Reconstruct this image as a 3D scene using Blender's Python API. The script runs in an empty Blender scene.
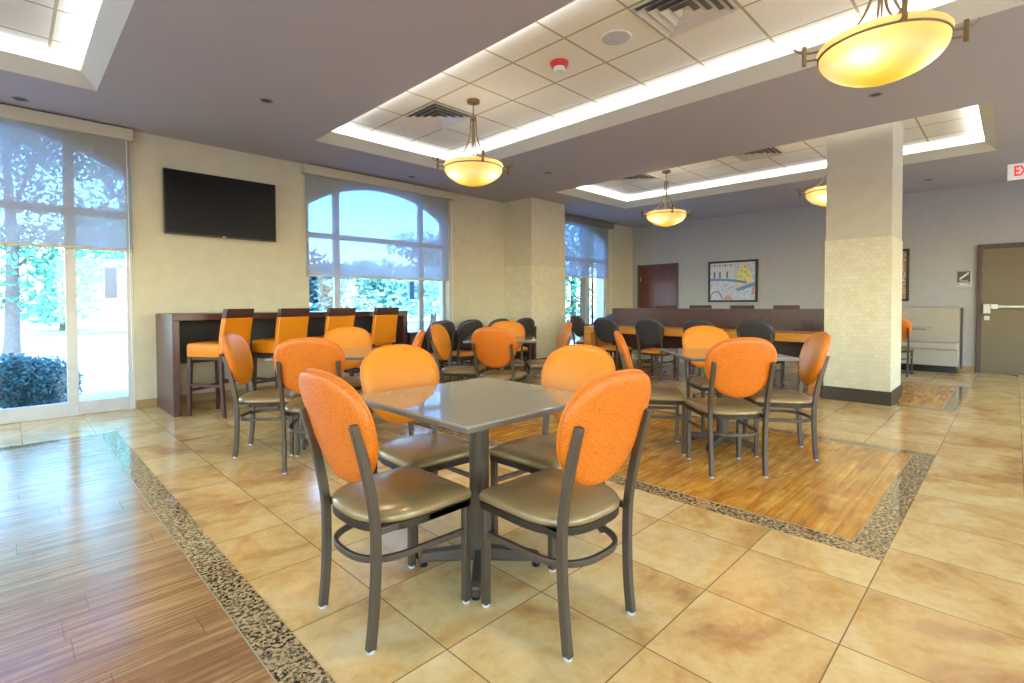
import bpy, bmesh, math, random
from math import sin, cos, pi, radians, sqrt, atan2, hypot
from mathutils import Vector, Matrix

random.seed(7)
scn = bpy.context.scene
COL = scn.collection

# ------------------------------------------------------------------ mesh helpers
class MB:
    def __init__(s):
        s.v = []; s.f = []; s.m = []; s.mat = 0
    def add(s, vs, fs, mat=None):
        o = len(s.v); s.v += [tuple(p) for p in vs]
        for f in fs:
            s.f.append([i + o for i in f]); s.m.append(s.mat if mat is None else mat)
    def box(s, x0, x1, y0, y1, z0, z1, mat=None, T=None):
        vs = [(x0,y0,z0),(x1,y0,z0),(x1,y1,z0),(x0,y1,z0),(x0,y0,z1),(x1,y0,z1),(x1,y1,z1),(x0,y1,z1)]
        if T: vs = [T @ Vector(p) for p in vs]
        s.add(vs, [(3,2,1,0),(4,5,6,7),(0,1,5,4),(1,2,6,5),(2,3,7,6),(3,0,4,7)], mat)
    def quad(s, a, b, c, d, mat=None):
        s.add([a,b,c,d], [(0,1,2,3)], mat)
    def rings(s, rings, closed=True, cap0=True, cap1=True, mat=None):
        n = len(rings[0]); vs = [p for r in rings for p in r]; fs = []
        for i in range(len(rings)-1):
            for j in range(n if closed else n-1):
                k = (j+1) % n
                fs.append((i*n+j, i*n+k, (i+1)*n+k, (i+1)*n+j))
        if cap0: fs.append(tuple(range(n-1,-1,-1)))
        if cap1: fs.append(tuple((len(rings)-1)*n+j for j in range(n)))
        s.add(vs, fs, mat)
    def lathe(s, prof, cx=0, cy=0, n=32, mat=None, cap0=False, cap1=False):
        rs = [[(cx+r*cos(2*pi*j/n), cy+r*sin(2*pi*j/n), z) for j in range(n)] for r, z in prof]
        s.rings(rs, True, cap0, cap1, mat)
    def sweep(s, path, w, h, up=(0,0,1), n=None, mat=None, closed=False):
        """tube along a path: rectangular w x h section, or round (radius w) when n is given"""
        P = [Vector(p) for p in path]; rs = []; U = Vector(up); L = len(P)
        for i, p in enumerate(P):
            if closed: t = P[(i+1)%L] - P[i-1]
            else: t = (P[min(i+1,L-1)] - P[max(i-1,0)])
            t.normalize()
            a = t.cross(U)
            if a.length < 1e-4: a = t.cross(Vector((0,1,0)))
            a.normalize(); b = a.cross(t); b.normalize()
            if n: rs.append([p + a*(w*cos(2*pi*k/n)) + b*(w*sin(2*pi*k/n)) for k in range(n)])
            else: rs.append([p + a*(w/2*q) + b*(h/2*r) for q, r in ((-1,-1),(1,-1),(1,1),(-1,1))])
        if closed: rs.append(rs[0]); s.rings(rs, True, False, False, mat)
        else: s.rings(rs, True, True, True, mat)
    def prism(s, pts, z0, z1, mat=None):
        s.rings([[(x,y,z0) for x,y in pts],[(x,y,z1) for x,y in pts]], True, True, True, mat)
    def build(s, name, mats, parent=None, smooth=True, bevel=0, ang=38, seg=2):
        me = bpy.data.meshes.new(name)
        me.from_pydata(s.v, [], s.f)
        if not isinstance(mats, (list, tuple)): mats = [mats]
        for m in mats: me.materials.append(m)
        me.polygons.foreach_set('material_index', s.m)
        bm = bmesh.new(); bm.from_mesh(me); bmesh.ops.recalc_face_normals(bm, faces=bm.faces); bm.to_mesh(me); bm.free()
        if smooth:
            me.polygons.foreach_set('use_smooth', [True]*len(s.f))
            me.set_sharp_from_angle(angle=radians(ang))
        me.update()
        o = bpy.data.objects.new(name, me); COL.objects.link(o)
        if parent: o.parent = parent
        if bevel:
            b = o.modifiers.new('bevel', 'BEVEL'); b.width = bevel; b.segments = seg; b.limit_method = 'ANGLE'; b.angle_limit = radians(40)
        return o

def spline(pts, n=6):
    P = [Vector(p) for p in pts]; out = []
    for i in range(len(P)-1):
        a = P[max(i-1,0)]; b = P[i]; c = P[i+1]; d = P[min(i+2,len(P)-1)]
        for k in range(n):
            t = k/n
            out.append(0.5*((2*b)+(c-a)*t+(2*a-5*b+4*c-d)*t*t+(3*b-a-3*c+d)*t**3))
    out.append(P[-1]); return out

def empty(name, loc=(0,0,0), rz=0):
    o = bpy.data.objects.new(name, None); COL.objects.link(o)
    o.location = loc; o.rotation_euler = (0,0,rz); o.empty_display_size = .1
    return o
def tag(o, label=None, cat=None, group=None, kind=None):
    if label: o['label'] = label
    if cat: o['category'] = cat
    if group: o['group'] = group
    if kind: o['kind'] = kind
    return o
def struct(o):
    o['kind'] = 'structure'; return o
def copy_tree(o, parent=None):
    c = o.copy(); COL.objects.link(c)
    if parent: c.parent = parent
    for ch in list(o.children): copy_tree(ch, c)
    return c

# ------------------------------------------------------------------ materials
def lin(r, g, b):
    f = lambda c: (c/255/12.92) if c/255 <= .04045 else ((c/255+.055)/1.055)**2.4
    return (f(r), f(g), f(b), 1)
class NT:
    def __init__(s, name):
        s.m = bpy.data.materials.new(name); s.m.use_nodes = True
        s.n = s.m.node_tree.nodes; s.l = s.m.node_tree.links
        s.b = s.n['Principled BSDF']; s.out = s.n['Material Output']
    def new(s, t, **kw):
        n = s.n.new(t)
        for k, v in kw.items():
            if k in n.inputs: n.inputs[k].default_value = v
            else: setattr(n, k, v)
        return n
    def link(s, a, b): s.l.new(a, b)
    def coord(s, scale=(1,1,1), loc=(0,0,0), rot=(0,0,0), src='Object'):
        t = s.new('ShaderNodeTexCoord'); mp = s.new('ShaderNodeMapping')
        mp.inputs['Scale'].default_value = scale; mp.inputs['Location'].default_value = loc; mp.inputs['Rotation'].default_value = rot
        s.link(t.outputs[src], mp.inputs['Vector']); return mp.outputs['Vector']
    def noise(s, vec, scale, detail=4, rough=.55, dist=0):
        n = s.new('ShaderNodeTexNoise'); n.inputs['Scale'].default_value = scale; n.inputs['Detail'].default_value = detail
        n.inputs['Roughness'].default_value = rough; n.inputs['Distortion'].default_value = dist
        s.link(vec, n.inputs['Vector']); return n.outputs['Fac']
    def ramp(s, fac, stops, interp='LINEAR'):
        r = s.new('ShaderNodeValToRGB'); e = r.color_ramp.elements; r.color_ramp.interpolation = interp
        e[0].position, e[0].color = stops[0]; e[1].position, e[1].color = stops[-1]
        for p, c in stops[1:-1]:
            q = e.new(p); q.color = c
        s.link(fac, r.inputs['Fac']); return r.outputs['Color']
    def mix(s, fac, a, b, mode='MIX'):
        m = s.new('ShaderNodeMix', data_type='RGBA', blend_type=mode)
        for i, v in ((0, fac), (6, a), (7, b)):
            if hasattr(v, 'default_value') or hasattr(v, 'links'): s.link(v, m.inputs[i])
            else: m.inputs[i].default_value = v
        return m.outputs[2]
    def bump(s, h, strength=.2, dist=.01):
        b = s.new('ShaderNodeBump'); b.inputs['Strength'].default_value = strength; b.inputs['Distance'].default_value = dist
        s.link(h, b.inputs['Height']); s.link(b.outputs['Normal'], s.b.inputs['Normal'])
    def set(s, **kw):
        for k, v in kw.items():
            i = s.b.inputs[k.replace('_', ' ')]
            if hasattr(v, 'links'): s.link(v, i)
            else: i.default_value = v
        return s

def plain(name, c, rough=.5, metal=0, var=.06, scale=8, bump=0, coat=0):
    t = NT(name); v = t.coord()
    n = t.noise(v, scale)
    lo = tuple(x*(1-var) for x in c[:3])+(1,); hi = tuple(min(1, x*(1+var)) for x in c[:3])+(1,)
    t.set(Base_Color=t.ramp(n, [(.3, lo), (.7, hi)]), Roughness=rough, Metallic=metal)
    if coat: t.set(Coat_Weight=coat, Coat_Roughness=.1)
    if bump: t.bump(t.noise(v, 120, 2), bump, .002)
    return t.m

M = {}
M['metal'] = plain('bronze_metal', lin(84,70,54), .42, .35)
M['glide'] = plain('glide_plastic', lin(190,190,190), .4)
M['orange'] = plain('orange_vinyl', lin(214,128,14), .38, 0, .05, 5)
M['orange_dark'] = plain('orange_piping', lin(200,108,12), .45)
t = NT('orange_textured'); v = t.coord((1,1,1))
vo = t.new('ShaderNodeTexVoronoi'); vo.inputs['Scale'].default_value = 150; t.link(v, vo.inputs['Vector'])
t.set(Base_Color=t.ramp(vo.outputs['Distance'], [(0, lin(222,122,16)), (.8, lin(184,90,7))]), Roughness=.5); t.bump(vo.outputs['Distance'], .35, .003)
M['orange_tex'] = t.m
M['taupe'] = plain('taupe_vinyl', lin(140,115,74), .30, .25, .05, 6)
M['charcoal'] = plain('charcoal_vinyl', lin(52,50,52), .42, 0, .08, 6)
M['table'] = plain('tabletop_laminate', lin(148,143,127), .04, 0, .04, 40)
M['table'].node_tree.nodes['Principled BSDF'].inputs['IOR'].default_value = 2.1
M['table_edge'] = plain('tabletop_edge', lin(100,95,88), .4)
def wood(name, c0, c1, axis=0, rough=.35, sc=1.0):
    t = NT(name); s = [9,9,9]; s[axis] = .7
    v = t.coord(tuple(q*sc for q in s)); n = t.noise(v, 3, 6, .6, .6)
    t.set(Base_Color=t.ramp(n, [(.3, c0), (.7, c1)]), Roughness=rough); return t.m
M['dark_wood'] = wood('dark_walnut_wood', lin(62,36,30), lin(92,56,46), 0, .3)
M['dark_wood_v'] = wood('dark_walnut_upright', lin(66,38,32), lin(98,60,50), 2, .3)
M['dark_panel'] = wood('modesty_panel_wood', lin(36,26,26), lin(50,36,34), 0, .4)
M['orange_wood'] = wood('honey_maple_wood', lin(214,138,44), lin(236,168,66), 1, .3)
M['door_wood'] = wood('mahogany_door_wood', lin(78,34,24), lin(112,52,34), 2, .3)
M['rail_wood'] = wood('stool_rail_wood', lin(60,38,34), lin(84,54,46), 0, .35)

def plaster(name, c, rough=.75, bump=.25, var=.05, sc=6):
    t = NT(name); v = t.coord(); n = t.noise(v, sc, 5, .6)
    lo = tuple(x*(1-var) for x in c[:3])+(1,); hi = tuple(min(1, x*(1+var)) for x in c[:3])+(1,)
    t.set(Base_Color=t.ramp(n, [(.3, lo), (.7, hi)]), Roughness=rough); t.bump(t.noise(v, 28, 4), bump, .004); return t.m
M['wall_cream'] = plaster('cream_plaster', lin(204,193,164))
M['wall_grey'] = plaster('grey_wallcovering', lin(178,173,168), .7, .15, .04, 10)
M['column_plaster'] = plaster('column_plaster', lin(196,186,166))
M['ceiling'] = plaster('ceiling_paint', lin(180,178,186), .85, .05, .015, 2)
M['cove_paint'] = plaster('cove_paint', lin(206,203,190), .7, .03, .02, 2)
M['white_paint'] = plaster('white_paint', lin(228,228,224), .7, .03, .02, 2)
M['valance'] = plaster('valance_fabric', lin(200,188,160), .8, .05, .02, 3)
M['base_tan'] = plain('baseboard_tan', lin(164,130,84), .45)
M['base_dark'] = plain('column_base_dark', lin(58,46,30), .35)
M['frame_white'] = plain('window_frame_paint', lin(200,196,188), .45)
M['frame_grey'] = plain('aluminium_frame', lin(168,172,180), .4, .3)
M['chrome'] = plain('brushed_steel', lin(160,156,148), .32, .8)
M['bronze'] = plain('antique_bronze', lin(128,106,76), .38, .6)
M['black_plastic'] = plain('black_plastic', lin(20,20,21), .3)
M['screen'] = plain('tv_screen_glass', lin(9,9,10), .28)
M['screen'].node_tree.nodes['Principled BSDF'].inputs['Specular IOR Level'].default_value = .2
M['white_plastic'] = plain('white_plastic', lin(232,232,228), .45)
M['speaker_grey'] = plain('speaker_grille', lin(196,200,210), .6)
M['speaker_dim'] = plain('fitting_grey', lin(158,152,152), .6)
M['red_plastic'] = plain('red_plastic', lin(205,30,18), .4)
M['booth'] = plain('booth_vinyl', lin(176,164,146), .45, 0, .03)
M['dark_metal'] = plain('dark_sign_metal', lin(72,66,64), .45)
M['door_paint'] = plain('door_olive_paint', lin(112,96,66), .4, 0, .03)
M['door_frame'] = plain('door_frame_brown', lin(84,62,56), .45)
M['vent_metal'] = plain('vent_aluminium', lin(214,214,214), .35, .2)
M['vent_dark'] = plain('vent_shadow_gap', lin(120,118,118), .8)
M['outdoor_box'] = plain('blue_grey_enamel', lin(130,166,220), .5)

# mosaic on columns
t = NT('column_mosaic'); v = t.coord()
# use height as v and the sum of x and y as u so that both faces of a corner get a running grid
sx = t.new('ShaderNodeSeparateXYZ'); t.link(v, sx.inputs[0])
ad = t.new('ShaderNodeMath', operation='ADD'); t.link(sx.outputs[0], ad.inputs[0]); t.link(sx.outputs[1], ad.inputs[1])
cb = t.new('ShaderNodeCombineXYZ'); t.link(ad.outputs[0], cb.inputs[0]); t.link(sx.outputs[2], cb.inputs[1])
br = t.new('ShaderNodeTexBrick'); br.offset = .5; br.inputs['Scale'].default_value = 1; br.inputs['Brick Width'].default_value = .062; br.inputs['Row Height'].default_value = .05
br.inputs['Mortar Size'].default_value = .0025; br.inputs['Color1'].default_value = lin(222,212,182); br.inputs['Color2'].default_value = lin(204,192,160); br.inputs['Mortar'].default_value = lin(186,174,142)
t.link(cb.outputs[0], br.inputs['Vector'])
n = t.noise(v, 5, 3)
t.set(Base_Color=t.mix(.5, br.outputs['Color'], t.ramp(n, [(.3, lin(222,213,184)), (.7, lin(212,198,160))])), Roughness=.45); t.bump(br.outputs['Fac'], -.2, .002)
M['mosaic'] = t.m

# floor tile
t = NT('travertine_tile'); v = t.coord((1,1,1), (-.075-1.0+.5*8, -.427+.4875*20, 0))
br = t.new('ShaderNodeTexBrick'); br.offset = 0; br.inputs['Scale'].default_value = 1; br.inputs['Brick Width'].default_value = .5; br.inputs['Row Height'].default_value = .4875
br.inputs['Mortar Size'].default_value = .0028; br.inputs['Mortar Smooth'].default_value = .1; br.inputs['Bias'].default_value = 0
br.inputs['Color1'].default_value = (0,0,0,1); br.inputs['Color2'].default_value = (1,1,1,1); br.inputs['Mortar'].default_value = (.5,.5,.5,1)
t.link(v, br.inputs['Vector'])
# shift the clouding from tile to tile
ofs = t.new('ShaderNodeVectorMath', operation='MULTIPLY_ADD'); ofs.inputs[1].default_value = (7,3,5); t.link(br.outputs['Color'], ofs.inputs[0]); t.link(v, ofs.inputs[2])
n1 = t.noise(ofs.outputs[0], 1.9, 5, .55, .9)
n2 = t.noise(ofs.outputs[0], 14, 6, .65, .6)
c = t.ramp(n1, [(.32, lin(166,104,36)), (.43, lin(214,164,84)), (.53, lin(228,190,116)), (.72, lin(242,216,156))])
c = t.mix(.35, c, t.ramp(n2, [(.3, lin(190,138,76)), (.6, lin(230,200,146))]))
c = t.mix(t.ramp(br.outputs['Color'], [(0, (0,0,0,1)), (1, (.14,.14,.14,1))]), c, lin(196,146,80))
c = t.mix(br.outputs['Fac'], c, lin(136,108,66))
t.set(Base_Color=c, IOR=1.7, Roughness=t.ramp(n2, [(.2, (.13,)*3+(1,)), (.8, (.24,)*3+(1,))])); t.bump(br.outputs['Fac'], -.3, .002)
M['tile'] = t.m

def planks(name, cols, wid, length, grey=0):
    t = NT(name); v = t.coord((1,1,1), (50.13, 50.04, 0))
    br = t.new('ShaderNodeTexBrick'); br.offset = 0; br.inputs['Scale'].default_value = 1
    br.inputs['Brick Width'].default_value = length; br.inputs['Row Height'].default_value = wid; br.inputs['Mortar Size'].default_value = .0014
    br.inputs['Color1'].default_value = (0,0,0,1); br.inputs['Color2'].default_value = (1,1,1,1); br.inputs['Mortar'].default_value = (.5,.5,.5,1)
    # every row of planks starts at its own random place
    sp = t.new('ShaderNodeSeparateXYZ'); t.link(v, sp.inputs[0])
    dv = t.new('ShaderNodeMath', operation='DIVIDE'); t.link(sp.outputs[1], dv.inputs[0]); dv.inputs[1].default_value = wid
    fl = t.new('ShaderNodeMath', operation='FLOOR'); t.link(dv.outputs[0], fl.inputs[0])
    wn = t.new('ShaderNodeTexWhiteNoise', noise_dimensions='1D'); t.link(fl.outputs[0], wn.inputs['W'])
    ma = t.new('ShaderNodeMath', operation='MULTIPLY_ADD'); t.link(wn.outputs['Value'], ma.inputs[0]); ma.inputs[1].default_value = length; t.link(sp.outputs[0], ma.inputs[2])
    cx_ = t.new('ShaderNodeCombineXYZ'); t.link(ma.outputs[0], cx_.inputs[0]); t.link(sp.outputs[1], cx_.inputs[1])
    t.link(cx_.outputs[0], br.inputs['Vector'])
    mp = t.new('ShaderNodeMapping'); mp.inputs['Scale'].default_value = (1.5, 9 if 'honey' in name else 15, 1); t.link(v, mp.inputs['Vector'])
    ofs = t.new('ShaderNodeVectorMath', operation='MULTIPLY_ADD'); ofs.inputs[1].default_value = (9,17,5); t.link(br.outputs['Color'], ofs.inputs[0]); t.link(mp.outputs[0], ofs.inputs[2])
    n1 = t.noise(ofs.outputs[0], 1.6, 7, .62, .8)
    n2 = t.noise(v, 3, 4, .6)
    mp2 = t.new('ShaderNodeMapping'); mp2.inputs['Scale'].default_value = (.8, 55, 1); t.link(v, mp2.inputs['Vector']); n3 = t.noise(mp2.outputs[0], 1.3, 3, .5)
    c = t.ramp(n1, [(.25, cols[0]), (.45, cols[1]), (.6, cols[2]), (.78, cols[3])])
    c = t.mix(t.ramp(n2, [(.42, (0,0,0,1)), (.72, (.55,.55,.55,1))]), c, cols[0])
    c = t.mix(t.ramp(n3, [(.46, (0,0,0,1)), (.58, (.72,.72,.72,1)) if 'oak' in name else (.6, (.35,.35,.35,1))]), c, cols[0])
    c = t.mix(br.outputs['Fac'], c, lin(132,84,40))
    t.set(Base_Color=c, IOR=1.85, Roughness=t.ramp(n1, [(.2, (.14,)*3+(1,)), (.8, (.22,)*3+(1,))])); t.bump(n1, .08, .002)
    return t.m
M['plank_gold'] = planks('honey_plank_floor', [lin(150,82,18), lin(214,144,44), lin(236,178,72), lin(250,214,124)], .15, 1.2)
M['plank_oak'] = planks('oak_plank_floor', [lin(138,92,50), lin(180,130,78), lin(202,154,98), lin(216,174,120)], .165, .9)
M['plank_oak'].node_tree.nodes['Principled BSDF'].inputs['IOR'].default_value = 2.5
t = NT('speckled_granite'); v = t.coord()
w = t.new('ShaderNodeTexVoronoi'); w.inputs['Scale'].default_value = 62; t.link(v, w.inputs['Vector'])
n = t.noise(v, 62, 5, .7); n2 = t.noise(v, 6, 3)
c = t.ramp(w.outputs['Color'], [(0, lin(92,76,54)), (.3, lin(176,146,98)), (.65, lin(206,176,122)), (1, lin(160,128,84))])
c = t.mix(t.ramp(n, [(.49, (0,0,0,1)), (.54, (1,1,1,1))]), c, lin(48,42,34))
c = t.mix(t.ramp(n2, [(.5,(0,0,0,1)),(.7,(.35,.35,.35,1))]), c, lin(196,172,130))
t.set(Base_Color=c, Roughness=.08, IOR=1.7)
M['granite'] = t.m
M['strip_metal'] = plain('inlay_edge_strip', lin(190,166,124), .3, .3)

# acoustic ceiling tile
t = NT('acoustic_tile'); v = t.coord((1,1,1), (-3.35+.61*10, -.27+.61*10, 0))
br = t.new('ShaderNodeTexBrick'); br.offset = 0; br.inputs['Scale'].default_value = 1; br.inputs['Brick Width'].default_value = .61; br.inputs['Row Height'].default_value = .61
br.inputs['Mortar Size'].default_value = .011; br.inputs['Mortar Smooth'].default_value = 0
for k in ('Color1','Color2'): br.inputs[k].default_value = lin(242,242,236)
br.inputs['Mortar'].default_value = lin(186,176,146)
t.link(v, br.inputs['Vector']); n = t.noise(v, 90, 4, .7)
c = t.mix(.16, br.outputs['Color'], t.ramp(n, [(.35, lin(170,168,160)), (.6, lin(236,236,230))]), 'MULTIPLY')
t.set(Base_Color=c, Roughness=.9); t.bump(br.outputs['Fac'], .3, .004)
M['acoustic'] = t.m

# glass pane: daylight's blue cast tinted in, with a fresnel reflection
t = NT('window_glass'); t.n.remove(t.b)
tr = t.new('ShaderNodeBsdfTransparent'); tr.inputs[0].default_value = (.64,.83,1,1); gl = t.new('ShaderNodeBsdfGlossy'); gl.inputs['Roughness'].default_value = .03
lw = t.new('ShaderNodeFresnel'); lw.inputs['IOR'].default_value = 1.45; mx = t.new('ShaderNodeMixShader')
t.link(lw.outputs[0], mx.inputs[0]); t.link(tr.outputs[0], mx.inputs[1]); t.link(gl.outputs[0], mx.inputs[2]); t.link(mx.outputs[0], t.out.inputs[0])
M['glass'] = t.m
# solar shade fabric, blue of the skylight tinted into it
t = NT('solar_shade_fabric'); t.n.remove(t.b)
tr = t.new('ShaderNodeBsdfTransparent'); tr.inputs[0].default_value = (.64,.81,1,1)
tl = t.new('ShaderNodeBsdfTranslucent'); tl.inputs[0].default_value = (.45,.62,.85,1)
df = t.new('ShaderNodeBsdfDiffuse'); df.inputs[0].default_value = lin(200,190,168)
v = t.coord(); n = t.noise(v, 400, 2)
m1 = t.new('ShaderNodeMixShader'); m1.inputs[0].default_value = .2; m2 = t.new('ShaderNodeMixShader'); m2.inputs[0].default_value = .40
t.link(df.outputs[0], m1.inputs[1]); t.link(tl.outputs[0], m1.inputs[2]); t.link(m1.outputs[0], m2.inputs[1]); t.link(tr.outputs[0], m2.inputs[2])
t.link(t.ramp(n, [(0, (.34,)*3+(1,)), (1, (.44,)*3+(1,))]), m2.inputs[0]); t.link(m2.outputs[0], t.out.inputs[0])
M['shade'] = t.m
# lamp bowl: amber alabaster glass lit from inside, white-hot core tinted in
t = NT('amber_bowl_glass'); t.n.remove(t.b)
tl = t.new('ShaderNodeBsdfTranslucent'); sz = t.new('ShaderNodeSeparateXYZ'); t.link(t.coord(), sz.inputs[0]); rg = t.new('ShaderNodeMapRange'); rg.inputs[1].default_value = -.935; rg.inputs[2].default_value = -.80; t.link(sz.outputs[2], rg.inputs[0])
t.link(t.ramp(rg.outputs[0], [(0, (.36,.21,.006,1)), (.35, (.42,.30,.10,1)), (.7, (.50,.40,.24,1)), (1, (.46,.34,.14,1))]), tl.inputs[0])
df = t.new('ShaderNodeBsdfDiffuse'); df.inputs[0].default_value = (.8,.56,.2,1)
em = t.new('ShaderNodeEmission'); em.inputs[0].default_value = (1,.56,.07,1); em.inputs[1].default_value = .06
m1 = t.new('ShaderNodeMixShader'); m1.inputs[0].default_value = .3; ad = t.new('ShaderNodeAddShader')
t.link(tl.outputs[0], m1.inputs[1]); t.link(df.outputs[0], m1.inputs[2]); t.link(m1.outputs[0], ad.inputs[0]); t.link(em.outputs[0], ad.inputs[1]); t.link(ad.outputs[0], t.out.inputs[0])
M['bowl'] = t.m
def emis(name, c, s):
    t = NT(name); t.set(Base_Color=c, Emission_Color=c, Emission_Strength=s, Roughness=.5); return t.m
M['exit_red'] = emis('exit_letter_red', lin(235,40,30), .7)
M['exit_face'] = emis('exit_face_white', lin(224,218,210), .4)
M['lens'] = emis('downlight_lens', lin(255,236,205), .6)

# ------------------------------------------------------------------ camera
f_, cy_, yaw, pit, rol, EYE = 503.74, 315.225, .784196, .0229384, -.00355655, 1.22
def cam_axes():
    out = []
    for d in ((sin(yaw),0,cos(yaw)), (-cos(yaw),0,sin(yaw)), (0,-1,0)):
        c, s = cos(pit), sin(pit); d = (d[0], c*d[1]-s*d[2], s*d[1]+c*d[2])
        c, s = cos(rol), sin(rol); d = (c*d[0]-s*d[1], s*d[0]+c*d[1], d[2]); out.append(d)
    return out
R = cam_axes()
cam = bpy.data.cameras.new('camera'); co = bpy.data.objects.new('camera', cam); COL.objects.link(co)
cam.sensor_fit = 'HORIZONTAL'; cam.sensor_width = 36; cam.lens = f_/1024*36; cam.shift_y = -(341.5-cy_)/1024; cam.clip_start = .05; cam.clip_end = 300
mw = Matrix.Identity(4)
for i in range(3):
    mw[i][0] = R[i][0]; mw[i][1] = -R[i][1]; mw[i][2] = -R[i][2]
mw[2][3] = EYE
co.matrix_world = mw
scn.camera = co
RV = Vector((.7061,-.7081)); DV = Vector((.7081,.7061))      # ground directions across and into the view
def rd(r, d): return (RV*r + DV*d)
def facing(fx, fy): return atan2(-fx, fy)

# ------------------------------------------------------------------ the room
W = 7.30; XB = 11.93; ZC = 3.25; ZT = 3.45; X0 = -4.2; Y0 = -4.4
mb = MB(); mb.box(X0, XB+.2, Y0, W+.32, -.12, 0); struct(mb.build('floor', M['tile'], smooth=False))
def inlay(name, x0, x1, y0, y1, wood_m, bw=.13, sides='NESW'):
    """plank panel let into the tile with a granite border"""
    ix0 = x0 + (bw if 'W' in sides else 0); ix1 = x1 - (bw if 'E' in sides else 0); iy0 = y0 + (bw if 'S' in sides else 0); iy1 = y1 - (bw if 'N' in sides else 0)
    m = MB(); m.box(ix0, ix1, iy0, iy1, -.01, .0016); struct(m.build('floor_planks', wood_m, smooth=False))
    m = MB(); h = .0022
    if 'W' in sides: m.box(x0, ix0, y0, y1, -.01, h)
    if 'E' in sides: m.box(ix1, x1, y0, y1, -.01, h)
    if 'S' in sides: m.box(ix0, ix1, y0, iy0, -.01, h)
    if 'N' in sides: m.box(ix0, ix1, iy1, y1, -.01, h)
    struct(m.build('floor_granite_border', M['granite'], smooth=False))
    m = MB(); e = .006; h = .003
    if 'W' in sides: m.box(ix0-e, ix0, iy0, iy1, -.01, h)
    if 'E' in sides: m.box(ix1, ix1+e, iy0, iy1, -.01, h)
    if 'S' in sides: m.box(ix0-e, ix1+e, iy0-e, iy0, -.01, h)
    if 'N' in sides: m.box(ix0-e, ix1+e, iy1, iy1+e, -.01, h)
    struct(m.build('floor_edge_strip', M['strip_metal'], smooth=False))
inlay('a', -3.2, .725, -1.5, 6.13, M['plank_oak'], .138, 'NE')
inlay('b', 2.893, 5.222, .427, 6.10, M['plank_gold'], .14)
inlay('c', 7.39, 9.70, .44, 5.95, M['plank_gold'], .13)

# ceiling with three recessed trays
holes = [(-2.2, .64, 1.6, 6.2), (2.73, 4.94, -.6, 6.17), (7.1, 9.4, .186, 5.95)]
xs = sorted({X0, XB+.2, *[h[0] for h in holes], *[h[1] for h in holes]}); ys = sorted({Y0, W+.3, *[h[2] for h in holes], *[h[3] for h in holes]})
mb = MB()
for i in range(len(xs)-1):
    for j in range(len(ys)-1):
        cx, cy = (xs[i]+xs[i+1])/2, (ys[j]+ys[j+1])/2
        if any(h[0]<cx<h[1] and h[2]<cy<h[3] for h in holes): continue
        mb.quad((xs[i],ys[j],ZC),(xs[i],ys[j+1],ZC),(xs[i+1],ys[j+1],ZC),(xs[i+1],ys[j],ZC))
struct(mb.build('ceiling', M['ceiling'], smooth=False))
mb = MB(); mb.box(X0-.1, XB+.4, Y0-.1, W+.4, ZT+.08, ZT+.2); struct(mb.build('ceiling_deck', M['white_paint'], smooth=False))
LIP = .125
for x0, x1, y0, y1 in holes:
    mb = MB(); mb.box(x0-.02, x1+.02, y0-.02, y1+.02, ZT, ZT+.03); struct(mb.build('ceiling_tiles', M['acoustic'], smooth=False))
    mb = MB()
    def loop(d, z): return [(x0+d,y0+d,z),(x1-d,y0+d,z),(x1-d,y1-d,z),(x0+d,y1-d,z)]
    rr = [loop(0,ZT), loop(0,ZC), loop(LIP,ZC+.115), loop(LIP,ZC+.122), loop(LIP-.01,ZC+.122), loop(.005,ZC+.03)]
    vs = [p for r in rr for p in r]; fs = []
    for i in range(len(rr)-1):
        for j in range(4): fs.append((i*4+j, i*4+(j+1)%4, (i+1)*4+(j+1)%4, (i+1)*4+j))
    mb.add(vs, fs); struct(mb.build('ceiling_cove', M['cove_paint'], smooth=False))

# window wall
def arch_z(x, cx, hw, spring, rise):
    Rr = (hw*hw+rise*rise)/(2*rise); dx = min(abs(x-cx), hw)
    return spring + rise - (Rr - sqrt(Rr*Rr-dx*dx))
WIN = [dict(x0=-1.46, x1=1.05, sill=0, mull=(-.95,.50), name='window_1'),
       dict(x0=3.12, x1=5.70, sill=.70, mull=(3.615,5.175), name='window_2'),
       dict(x0=8.13, x1=10.68, sill=0, mull=(8.75,9.97), name='window_3')]
SPR, RISE, WT = 2.72, .42, .30
mb = MB(); x = X0
for w in WIN:
    cx, hw = (w['x0']+w['x1'])/2, (w['x1']-w['x0'])/2; w['cx'] = cx; w['hw'] = hw
    mb.box(x, w['x0'], W, W+WT, 0, ZC)
    if w['sill'] > 0: mb.box(w['x0'], w['x1'], W, W+WT, 0, w['sill'])
    n = 28
    for k in range(n):
        a = w['x0']+(w['x1']-w['x0'])*k/n; b = w['x0']+(w['x1']-w['x0'])*(k+1)/n
        za, zb = arch_z(a,cx,hw,SPR,RISE), arch_z(b,cx,hw,SPR,RISE)
        mb.quad((a,W,za),(b,W,zb),(b,W,ZC),(a,W,ZC)); mb.quad((b,W+WT,zb),(a,W+WT,za),(a,W+WT,ZC),(b,W+WT,ZC)); mb.quad((a,W+WT,za),(b,W+WT,zb),(b,W,zb),(a,W,za))
    x = w['x1']
mb.box(x, XB+.2, W, W+WT, 0, ZC)
struct(mb.build('wall_left', M['wall_cream'], smooth=False))
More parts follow.
